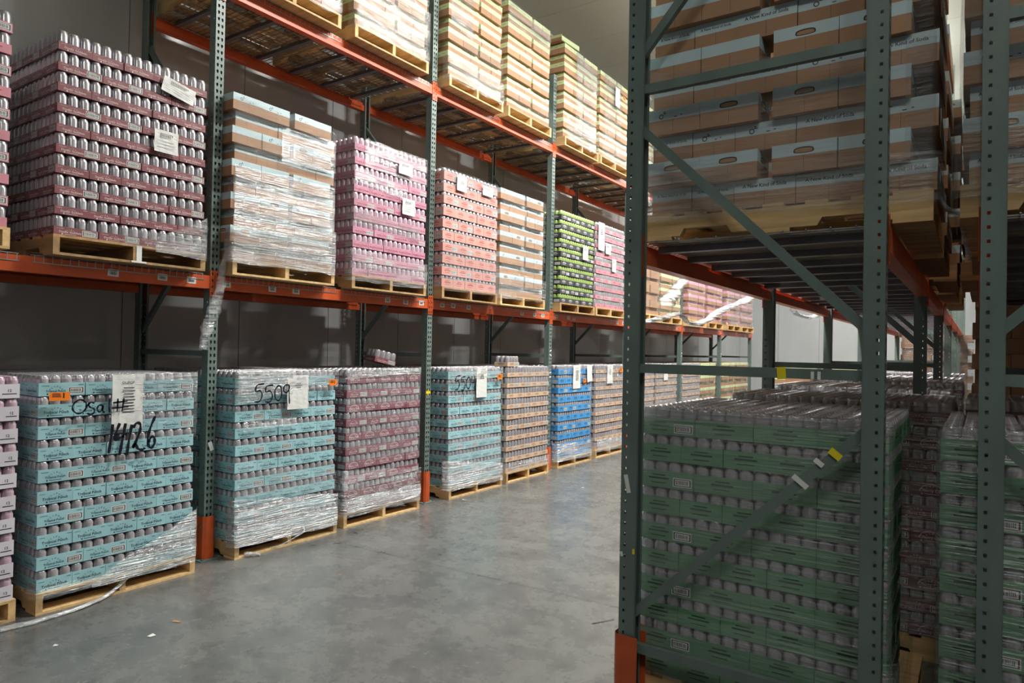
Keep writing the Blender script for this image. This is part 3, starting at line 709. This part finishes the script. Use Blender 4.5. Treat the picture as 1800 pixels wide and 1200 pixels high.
for key, ty, y, d in (('f4a','tan',10.78,'tan drink trays on the floor, first in the bay beyond the blue load'), ('f4b','tan',11.9,'tan drink trays on the floor, last load before the fifth upright'),
                      ('f5a','tan',13.25,'tan drink trays on the floor beside stacked brown cartons'), ('f5b','clime',14.32,'brown cartons with pale lime strips on the floor beside the last tan trays'),
                      ('f6a','clime',15.78,'lime-striped cartons, nearer of the last two floor loads by the wall'), ('f6b','clime',16.92,'lime-striped cartons, farther of the last two floor loads by the wall')):
    L(key, ty, y, 0, d, short=d.replace('on the floor, ', '').replace('on the floor ', '').replace('lime-striped cartons, ', ''), x=-4.86, side=3, wrap=((0.0,1.0,0.0,0.0,1.33,1.33,'l'),))
# ------------------------------------------------------------------ loads of the wall-side rack: lower beam level
L('l0a','rose', 0.69, T1, 'salmon pink drink trays of silver cans at the near end of the lower beam', short='salmon pink load on the lower beam', near=1, th=0.128)
L('l0b','maroon', 1.925, T1, 'dark maroon drink trays of silver cans with two white sheets, on the lower beam', short='dark maroon load with two white sheets', near=1, side=6, th=0.128, x=-4.75, old=1,
  wrap=((0.62,1.0,-0.03,-0.05,0.06,0.26,'d'), (-1.1,-0.01,0.0,0.0,1.28,1.28,'l'), (0.4,1.0,-0.02,-0.04,0.10,0.09,'l')))
L('l1a','cblue', 3.165, T1, 'brown cartons with pale blue strips in shiny film, beside the dark maroon load', short='blue-striped carton load beside the maroon load', side=4, th=0.128,
  wrap=((-0.05,1.0,-0.035,-0.035,0.22,0.34,'d'), (0.0,1.0,0.2,0.3,0.72,0.74,'s'), (0.42,1.0,0.84,0.86,1.12,1.14,'s'), (-0.06,1.0,0.24,0.3,1.25,1.22,'l')))
L('l1b','pink', 4.39, T1, 'rose pink drink trays of pink cans with a large barcode sheet, lower beam level', short='rose pink load with a large barcode sheet', old=1, near=1, side=6, th=0.128,
  wrap=((0.12,1.0,1.02,1.0,1.29,1.29,'s'), (0.0,0.7,0.86,0.80,0.98,0.93,'s'), (0.0,0.9,0.48,0.42,0.6,0.55,'f'), (-0.06,1.0,-0.06,-0.06,0.24,0.2,'f'), (-1.0,0.0,-0.02,-0.02,1.28,1.28,'l')))
L('l2a','coral', 5.66, T1, 'coral drink trays with grey barcodes on the lower beam, beside rose pink trays', short='coral load', side=5, th=0.128, old=1,
  wrap=((-0.06,1.0,1.12,1.12,1.29,1.29,'l'), (0.0,1.0,-0.04,-0.04,0.5,0.45,'l')))
L('l2b','cblue', 6.745, T1, 'brown cartons with pale blue strips on the lower beam, beside the coral load', short='blue-striped carton load beside the coral load', side=4, th=0.128,
  wrap=((-0.05,1.0,-0.05,-0.04,0.3,0.24,'f'), (0.0,1.0,0.3,0.3,1.28,1.28,'l')))
L('l3a','lime', 8.20, T1, 'black drink trays of lime green cans on the lower beam', short='black and lime green load', side=6, th=0.128, old=1, x=-4.78)
L('l3b','rose', 9.22, T1, 'pink drink trays beside the black and lime green load', short='pink load beside the black and lime one', side=2, th=0.128, wrap=((0.0,1.0,0.0,0.0,0.5,0.5,'l'),))
for key, ty, y, d in (('l4a','cbrown',10.75,'plain brown cartons on the lower beam, past the pink trays'), ('l4b','clime',11.80,'brown cartons with pale strips on the lower beam, before the first pink-striped cartons'),
                      ('l5a','cpink',13.24,'brown cartons with pink strips on the lower beam, behind the fifth upright'), ('l5b','cpink',14.4,'brown cartons with pink strips on the lower beam, beside the sixth upright'),
                      ('l6a','cpink',15.76,'hazy pink-striped cartons ending the lower beam, nearer one'), ('l6b','cpink',16.9,'hazy pink-striped cartons ending the lower beam, farther one')):
    L(key, ty, y, T1, d, short=d.replace('on the lower beam, ', ''), side=4, th=0.128, wrap=((-0.6,1.0,0.0,0.0,1.28,1.28,'f' if key[1] == '6' else 'l'),))
# upper beam level
L('u1a','clime', 3.18, T2, 'film-wrapped lime-striped cartons nearest on the upper beam, top out of frame', short='nearest carton load on the upper beam', side=2, wrap=((0.0,1.0,-0.035,-0.035,0.5,0.5,'s'),))
L('u1b','clime', 4.36, T2, 'lime-striped cartons under bright silvery film on the upper beam, left of the second upright', short='carton load in silvery film on the upper beam', side=5,
  wrap=((-0.06,1.0,-0.035,-0.035,0.55,0.5,'s'), (0.0,1.0,0.5,0.5,1.0,1.0,'s')))
L('u2a','clime', 5.71, T2, 'tall lime-striped cartons on the upper beam, right of the second upright', short='tall carton load right of the second upright', side=5, tiers=11, th=0.128,
  wrap=((-0.06,1.0,-0.06,-0.05,0.2,0.2,'s'), (0.0,1.0,0.2,0.2,0.7,0.5,'l'), (0.0,0.4,0.55,0.5,1.2,1.2,'s')))
L('u2b','clime', 6.83, T2, 'lime-striped cartons on the upper beam with two loose cartons on top', short='carton load with two loose cartons on top', side=5, th=0.128,
  wrap=((-0.06,0.95,1.02,1.0,1.285,1.26,'s'), (0.0,1.0,-0.05,-0.05,0.2,0.2,'l')))
L('u3a','clime', 8.20, T2, 'lime-striped cartons on the upper beam under a tilted carton lid, past the third upright', short='carton load under a tilted lid', side=5, th=0.128,
  wrap=((0.25,0.85,-0.05,-0.05,1.28,1.1,'s'), (0.0,1.0,-0.04,-0.04,0.3,0.3,'s'), (0.3,1.0,0.95,0.85,1.28,1.2,'s')))
L('u3b','clime', 9.28, T2, 'lime-striped cartons on the upper beam with a bluish paper sheet', short='carton load with a bluish sheet', side=5, th=0.128,
  wrap=((0.0,1.0,-0.04,-0.04,0.35,0.35,'s'), (0.1,0.7,0.4,0.4,1.28,1.28,'s')))
for key, y, d in (('u4a',10.75,'lime-striped cartons on the upper beam in the fourth bay, nearer one'), ('u4b',11.85,'lime-striped cartons on the upper beam in the fourth bay, farther one')):
    L(key, 'clime', y, T2, d, short='carton load on the upper beam, '+d[-12:], side=3, th=0.128, wrap=((0.0,1.0,0.0,0.0,1.2,1.2,'s'),))

# ------------------------------------------------------------------ loads of the aisle-side and rear-side racks (their fronts face the camera, -y)
RT = Z1+0.115
def Q(key, ty, x, y, z, what, short, **k):
    load(key, what, ('old grey-brown' if k.get('old') else 'pale')+' wooden pallet under the '+short, ty, (x, y), z, W=k.pop('W', 18), rot=-90, **k)
RXL = -1.352
Q('g0','green', RXL, 3.125, 0, 'green drink trays hazy under film behind the diagonal brace of the near frame', 'near green load', near=1, side=3, right=3, th=0.1255, lean=0.0, W=16, depth=15,
  wrap=((-0.9,1.9,-0.02,-0.02,0.34,0.30,'h'), (-0.05,1.1,0.34,0.3,1.27,1.27,'h'), (-0.8,1.1,1.20,1.20,1.27,1.27,'f')))
Q('g1','plum', -1.30, 4.40, 0, 'dark plum drink trays in shiny film behind the near green load', 'plum load behind the near green load', side=1, right=5, th=0.1275, wrap=((0.0,1.26,0.0,0.0,1.28,1.28,'f'),))
Q('g2','green', -1.352, 5.68, 0, 'green drink trays in the second bay of the aisle-side rack', 'green load in the second bay of the aisle-side rack', side=1, right=2, th=0.129, wrap=((0.0,1.2,1.0,1.0,1.30,1.30,'f'),))
Q('g3','plum', -1.30, 6.86, 0, 'plum drink trays in the second bay of the aisle-side rack', 'plum load in the second bay of the aisle-side rack', side=1, right=1, wrap=((0.0,1.2,0.8,0.8,1.32,1.32,'f'),))
Q('h0','green', -0.12, 3.13, 0, 'green drink trays at the foot of the near rear-side frame', 'near green load of the rear-side rack', near=1, side=3, th=0.1255,
  wrap=((-0.5,1.2,0.0,0.0,1.27,1.27,'h'),))
Q('h1','plum', -0.06, 4.35, 0, 'plum drink trays behind the near green load of the rear-side rack', 'plum load of the rear-side rack', side=3, wrap=((-0.6,1.2,0.6,0.6,1.32,1.32,'f'),))
Q('h2','cbrown', -0.05, 6.9, 0, 'tall plain brown cartons on the floor of the rear-side rack, second bay', 'tall plain carton load', side=3, tiers=15, th=0.13)
Q('c0','cblue', RXL, 3.13, RT, 'blue-striped cartons on the near raised pallet of the aisle-side rack', 'blue-striped carton load of the aisle-side rack', side=3, right=4, th=0.1275,
  wrap=((-0.06,1.24,-0.035,-0.06,0.22,0.14,'f'), (0.0,1.2,0.14,0.14,0.7,0.6,'l'), (-0.9,-0.01,0.0,0.0,1.27,1.27,'f'), (1.1,2.0,0.0,0.0,1.27,1.27,'l')))
Q('d0','cblue', -0.06, 3.13, RT, 'pale blue-striped cartons on the near pallet of the rear-side rack', 'blue-striped carton load of the rear-side rack', side=4, th=0.1275,
  wrap=((-0.9,1.2,-0.06,-0.05,0.3,0.26,'f'), (-0.8,1.2,0.3,0.3,1.27,1.27,'l')))
for key, x, y, ty, d in (('c1',-1.36,4.34,'cblue','second pallet of the aisle-side rack'), ('c2',-1.33,5.66,'cblue','third pallet of the aisle-side rack'), ('c3',-1.36,6.85,'cblue','fourth pallet of the aisle-side rack'),
                   ('d1',-0.035,4.34,'cblue','second pallet of the rear-side rack'), ('d2',-0.11,5.66,'cblue','third pallet of the rear-side rack'), ('d3',-0.06,6.85,'cblue','fourth pallet of the rear-side rack'),
                   ('c4',-1.34,8.2,'cblue','fifth pallet of the aisle-side rack'), ('d4',-0.035,8.2,'cblue','fifth pallet of the rear-side rack')):
    Q(key, ty, x, y, RT, 'shaded blue-striped cartons on the '+d, 'carton load, '+d, side=4 if key[0] == 'd' else 1, right=4 if key[0] == 'c' else 0, th=0.1275, old=1)
for key, x, y, ty, tr, d in (('g4',-1.34,8.2,'plum',10,'plum trays in the third bay of the aisle-side rack'), ('g5',-1.34,10.7,'tan',10,'tan trays in the fourth bay of the aisle-side rack'),
                             ('g6',-1.30,15.75,'cbrown',15,'tall brown cartons ending the aisle-side rack')):
    Q(key, ty, x, y, 0, d, d, side=3, right=1, tiers=tr, wrap=((0.0,1.2,0.2,0.2,1.3 if tr < 11 else 1.95,1.3 if tr < 11 else 1.95,'f'),))
# pallets standing in the aisle beyond
Q('a0','clime', -3.62, 14.6, 0, 'lime-striped carton stack on the floor at the far end of the aisle', 'lime-striped stack at the far aisle end', side=2, right=1, th=0.135)
Q('a1','clime', -2.75, 12.3, 0, 'lime-striped carton stack on the floor half hidden by the aisle-side rack', 'lime-striped stack beyond the aisle-side rack', side=2, right=1, th=0.131)

# ------------------------------------------------------------------ papers, tags and marker on the loads
sheet('f0b', 0.405, 1.305, 0.20, 0.36, 9, head='OLIPOP', off=0.012)
otag('f0b', 0.035, 1.205, 0.115, 0.052)
sal = [[(0.46,0.74),(0.44,0.92),(0.24,1.02),(0.04,0.90),(0.0,0.72),(0.14,0.58),(0.34,0.60),(0.46,0.74),(0.56,0.90)], [(0.74,0.88),(0.62,0.92),(0.54,0.84),(0.60,0.75),(0.72,0.70),(0.74,0.58),(0.62,0.51),(0.50,0.56)],
       [(1.02,0.80),(0.90,0.80),(0.84,0.68),(0.92,0.58),(1.02,0.66),(1.04,0.80),(1.04,0.60),(1.12,0.56)], [(1.28,1.0),(1.26,0.78),(1.29,0.54)],
       [(1.58,1.0),(1.56,0.56)], [(1.80,1.0),(1.74,0.55)], [(1.40,0.86),(1.94,0.90)], [(1.36,0.68),(1.98,0.70)]]
writing('f0b', sal, 0.165, 0.96, 0.19, 0.010, 'black marker writing reading Sal #', 0.9)
n14126 = [[(0.14,1.0),(0.08,0.5),(0.0,0.0)], [(0.42,1.02),(0.30,0.74),(0.22,0.46),(0.42,0.50),(0.62,0.56)], [(0.66,1.0),(0.56,0.5),(0.44,-0.1)], [(0.92,0.94),(0.82,0.4),(0.74,-0.12)],
          [(0.98,0.82),(1.12,0.98),(1.28,0.92),(1.26,0.66),(1.12,0.34),(1.0,0.10),(1.06,0.26),(1.2,0.06),(1.38,0.0),(1.5,0.06)], [(1.92,1.18),(1.74,0.82),(1.62,0.42),(1.66,0.12),(1.80,0.04),(1.92,0.2),(1.88,0.42),(1.74,0.40),(1.66,0.24)]]
writing('f0b', n14126, 0.385, 0.80, 0.185, 0.017, 'black marker writing reading 14126', 0.84)
n5509 = [[(0.55,1.0),(0.12,0.92),(0.08,0.62),(0.32,0.66),(0.44,0.42),(0.30,0.12),(0.0,0.1)], [(1.10,0.92),(0.70,0.86),(0.66,0.58),(0.92,0.62),(1.06,0.36),(0.92,0.06),(0.62,0.08)],
         [(1.45,0.9),(1.22,0.66),(1.24,0.24),(1.46,0.1),(1.62,0.36),(1.60,0.74),(1.45,0.9)], [(2.05,0.9),(1.80,0.86),(1.76,0.58),(1.96,0.5),(2.10,0.72),(2.08,0.9),(2.10,0.4),(2.14,-0.1)]]
writing('f1a', n5509, 0.13, 1.055, 0.155, 0.0115, 'black marker writing reading 5509')
n5504 = n5509[:3]+[[(1.80,0.95),(1.74,0.52),(2.08,0.52)], [(2.08,0.98),(2.10,0.4),(2.08,-0.08)]]
writing('f2a', n5504, 0.05, 1.05, 0.17, 0.013, 'black marker writing reading 5504')
sheet('f1a', 0.45, 1.27, 0.21, 0.28, 3, off=0.012); otag('f1a', 0.88, 1.225, 0.085, 0.05)
sheet('f2a', 0.46, 1.30, 0.20, 0.34, 3, off=0.012); otag('f2a', 0.86, 1.22, 0.1, 0.06)
sheet('f3a', 0.40, 1.31, 0.22, 0.34, 8, off=0.012); otag('f3a', 0.69, 1.11, 0.09, 0.06); sheet('f3a', 0.80, 1.29, 0.16, 0.24, 0, off=0.02, tilt=R(6))
sheet('f3b', 0.36, 1.31, 0.2, 0.3, 6, off=0.012); otag('f3b', 0.80, 1.26, 0.09, 0.08)
sheet('f4b', 0.3, 1.30, 0.2, 0.3, 5, off=0.012)
sheet('l0b', 0.60, 0.82, 0.17, 0.155, code=True); sheet('l0b', 0.66, 1.21, 0.24, 0.11, code=True, tilt=R(-12))
sheet('l1b', 0.55, 1.17, 0.2, 0.12, code=True, off=0.03); sheet('l1b', 0.62, 0.82, 0.18, 0.16, code=True); sheet('l1b', -0.46, 0.78, 0.2, 0.2, code=True, face='L')
sheet('l2a', 0.20, 1.24, 0.17, 0.17, 7); sheet('l2a', 0.67, 1.22, 0.2, 0.11, code=True)
sheet('l3a', 0.60, 0.86, 0.16, 0.2, code=True); sheet('l3b', 0.02, 1.28, 0.2, 0.42, 4); sheet('l3b', 0.27, 0.98, 0.18, 0.15, code=True); sheet('l3b', 0.5, 0.78, 0.14, 0.2, code=True)
sheet('u3b', 0.45, 1.18, 0.16, 0.3, 0); otag('u3b', 0.72, 1.12, 0.1, 0.06)

b = MB(); b.box((0,-0.018,0), (0.002,0.018,0.115), WHITE); b.box((0,-0.05,0), (0.0025,0.05,0.012), WHITE)
obj('white_tape', b, PALLETS['l0b'], (PL/2+0.001,0.02,0.004), label='white tape strip')
# loose things on the loads
def loose_tray(ty, nw, nd, loc, rot, label):
    t = thing('drink_tray', label, 'drink tray', loc); t.rotation_euler = rot
    c = obj('tray', tray_mesh(ty, nw, nd, ()), t)
    for i in range(nw):
        for j in range(nd): obj('can', can_mesh(ty), t, (-(j+0.5)*P, (i+0.5)*P, 0.003))
def ztop(k): return LOADS[k][0].location.z+LOADS[k][3]
loose_tray('maroon', 4, 3, (-5.10, 5.03, ztop('f1b')+0.064), (R(-12), R(3), R(-10)), 'maroon tray of cans lying tilted on the plum load')
loose_tray('tan', 4, 3, (-4.80, 6.99, ztop('f2b')-0.001), (0, 0, R(1)), 'lone tan tray of cans on top of the tan load')
def loose_carton(ty, nw, nd, loc, rot, label, h=0.128):
    t = thing('carton', label, 'carton', loc); t.rotation_euler = rot
    me = carton_mesh(ty, nw, nd, h, 0); o = obj('carton_body', me, t)
    return t
loose_carton('clime', 4, 3, (-4.95, 7.28, ztop('u2b')), (0,0,R(1)), 'loose lime-striped carton on the upper load, nearer of two')
loose_carton('clime', 4, 3, (-4.96, 7.56, ztop('u2b')), (0,0,R(-1)), 'loose lime-striped carton on the upper load, farther of two')
b = MB(); b.box((-0.6,0,0), (0,0.5,0.012), KRAFT); b.box((-0.6,0,0.0), (0,0.012,0.08), KRAFT); b.box((-0.012,0,0.0), (0,0.5,0.07), TYPES['clime']['strip']); b.box((-0.6,-0.003,0.05), (0.002,0.001,0.085), TYPES['clime']['strip'])
tag(obj('cardboard_sheet', b, None, (-4.77, 8.10, ztop('u3a')+0.006), (R(3),R(1),0)), 'open brown carton lid lying on the upper load past the third upright', 'cardboard')

# ------------------------------------------------------------------ loose film and scraps
def strand(name, pts, r, m, label, flat=0.5, seed=1):
    """crumpled, twisted strip of film along a path"""
    b = MB(); n = 10; sm = []
    pv = [Vector(p) for p in pts]
    for i in range(len(pv)-1):
        p0, p1, p2, p3 = pv[max(i-1,0)], pv[i], pv[i+1], pv[min(i+2,len(pv)-1)]
        for k in range(8):
            u = k/8; sm.append(0.5*((2*p1)+(p2-p0)*u+(2*p0-5*p1+4*p2-p3)*u*u+(3*p1-p0-3*p2+p3)*u**3))
    sm.append(pv[-1]); vs = []
    for i, q in enumerate(sm):
        d = (sm[min(i+1,len(sm)-1)]-sm[max(i-1,0)]).normalized(); a = d.cross(Vector((0.3,0.2,1))).normalized(); c = d.cross(a)
        rr = r[0]+(r[1]-r[0])*i/(len(sm)-1) if isinstance(r, tuple) else r
        for j in range(n):
            g = 2*math.pi*j/n+i*0.12; k = 1+0.5*noise.noise((i*0.35+seed, j*1.7, seed*3))
            vs.append(q+(a*math.cos(g)+c*math.sin(g)*flat)*rr*k)
    b.add(vs, [(i*n+j, i*n+(j+1) % n, (i+1)*n+(j+1) % n, (i+1)*n+j) for i in range(len(sm)-1) for j in range(n)], m, True)
    return tag(obj(name, b), label, 'plastic film')
strand('film_strip', [(-4.55,1.60,0.014),(-4.53,1.75,0.012),(-4.53,1.91,0.012),(-4.55,2.06,0.014),(-4.60,2.21,0.02),(-4.64,2.33,0.06),(-4.645,2.41,0.12),(-4.645,2.44,0.15)], (0.022,0.008), FILMR, 'torn strip of clear film trailing on the floor from the load marked 14126', 0.45)
strand('film_strip', [(-4.80,3.20,2.52),(-4.81,3.17,2.38),(-4.82,3.13,2.23),(-4.80,3.09,2.05),(-4.80,3.04,1.88),(-4.81,3.00,1.74),(-4.82,2.985,1.60)], (0.02,0.055), FILM, 'crumpled clear film hanging over the beam at the first upright', 0.5, 4)
strand('film_strip', [(-1.42,3.28,1.80),(-1.42,3.54,1.83),(-1.42,3.78,1.865),(-1.42,3.99,1.82),(-1.42,4.25,1.85),(-1.42,4.55,1.93),(-1.42,4.94,2.0),(-1.42,5.27,2.07)], (0.016,0.03), FILMR, 'long twisted film strand sagging under the aisle beam of the aisle-side rack', 0.55, 6)
strand('film_strip', [(-1.42,3.90,2.08),(-1.42,3.80,2.04),(-1.42,3.70,1.98),(-1.42,3.62,1.94),(-1.42,3.58,1.915)], (0.03,0.05), FILM, 'short film tail hanging above the sagging film strand', 0.5, 8)
strand('film_strip', [(-1.42,6.66,2.06),(-1.42,6.85,2.03),(-1.42,7.15,2.02),(-1.42,7.5,2.03),(-1.42,7.84,2.07)], (0.03,0.03), FILMR, 'film scrap hanging under the second aisle beam before the far white wall', 0.6, 11)
strand('film_strip', [(-0.15,3.45,2.36),(-0.12,3.42,2.28),(-0.035,3.40,2.22),(-0.06,3.40,2.20),(-0.05,3.40,2.12),(-0.035,3.40,2.05)], (0.02,0.012), FILMR, 'curled film end hanging in the gap between the two racks', 0.5, 13)
strand('film_strip', [(-4.70,3.52,0.02),(-4.66,3.60,0.03),(-4.62,3.78,0.10),(-4.655,3.82,0.14)], (0.006,0.008), FILMR, 'thin film tail by the pallet of the load marked 5509', 0.6, 15)
strand('film_strip', [(-4.70,3.29,0.02),(-4.67,3.33,0.018),(-4.62,3.38,0.014)], (0.03,0.015), FILMR, 'wad of film at the pallet corner beside the first post guard', 0.6, 17)
for i, (x, y, w, h, a, m, lb) in enumerate(((-3.91,2.29,0.05,0.02,20,KRAFT,'long brown paper scrap on the open floor'), (-3.83,2.10,0.028,0.036,5,WHITE,'square pale paper scrap on the open floor'), (-4.11,1.73,0.02,0.018,40,WHITE,'tiny white scrap near the floor film strip'),
        (-4.42,3.98,0.07,0.012,60,JOINT,'dark splinter on the floor before the load marked 5509'), (-4.55,4.30,0.05,0.012,15,JOINT,'dark splinter on the floor before the plum load'),
        (-1.88,3.82,0.012,0.16,-30,JOINT,'thin dark cable tie on the floor near the aisle-side rack'), (-4.62,5.95,0.05,0.012,10,WHITE,'white scrap on the floor before the load marked 5504'),
        (-3.93,7.38,0.03,0.02,10,WHITE,'white scrap far down the open aisle floor'), (-3.79,3.45,0.03,0.012,70,KRAFT,'small brown chip in the middle of the aisle'))):
    b = MB(); b.add([(-w/2,-h/2,0.0015),(w/2,-h/2,0.004),(w/2,h/2,0.0015),(-w/2,h/2,0.006),(-w/2,-h/2,0.0005),(w/2,-h/2,0.003),(w/2,h/2,0.0005),(-w/2,h/2,0.005)],
                    [(0,1,2,3),(7,6,5,4),(0,4,5,1),(1,5,6,2),(2,6,7,3),(3,7,4,0)], m)
    tag(obj('floor_scrap', b, None, (x, y, 0.0), R(a)), lb, 'scrap')
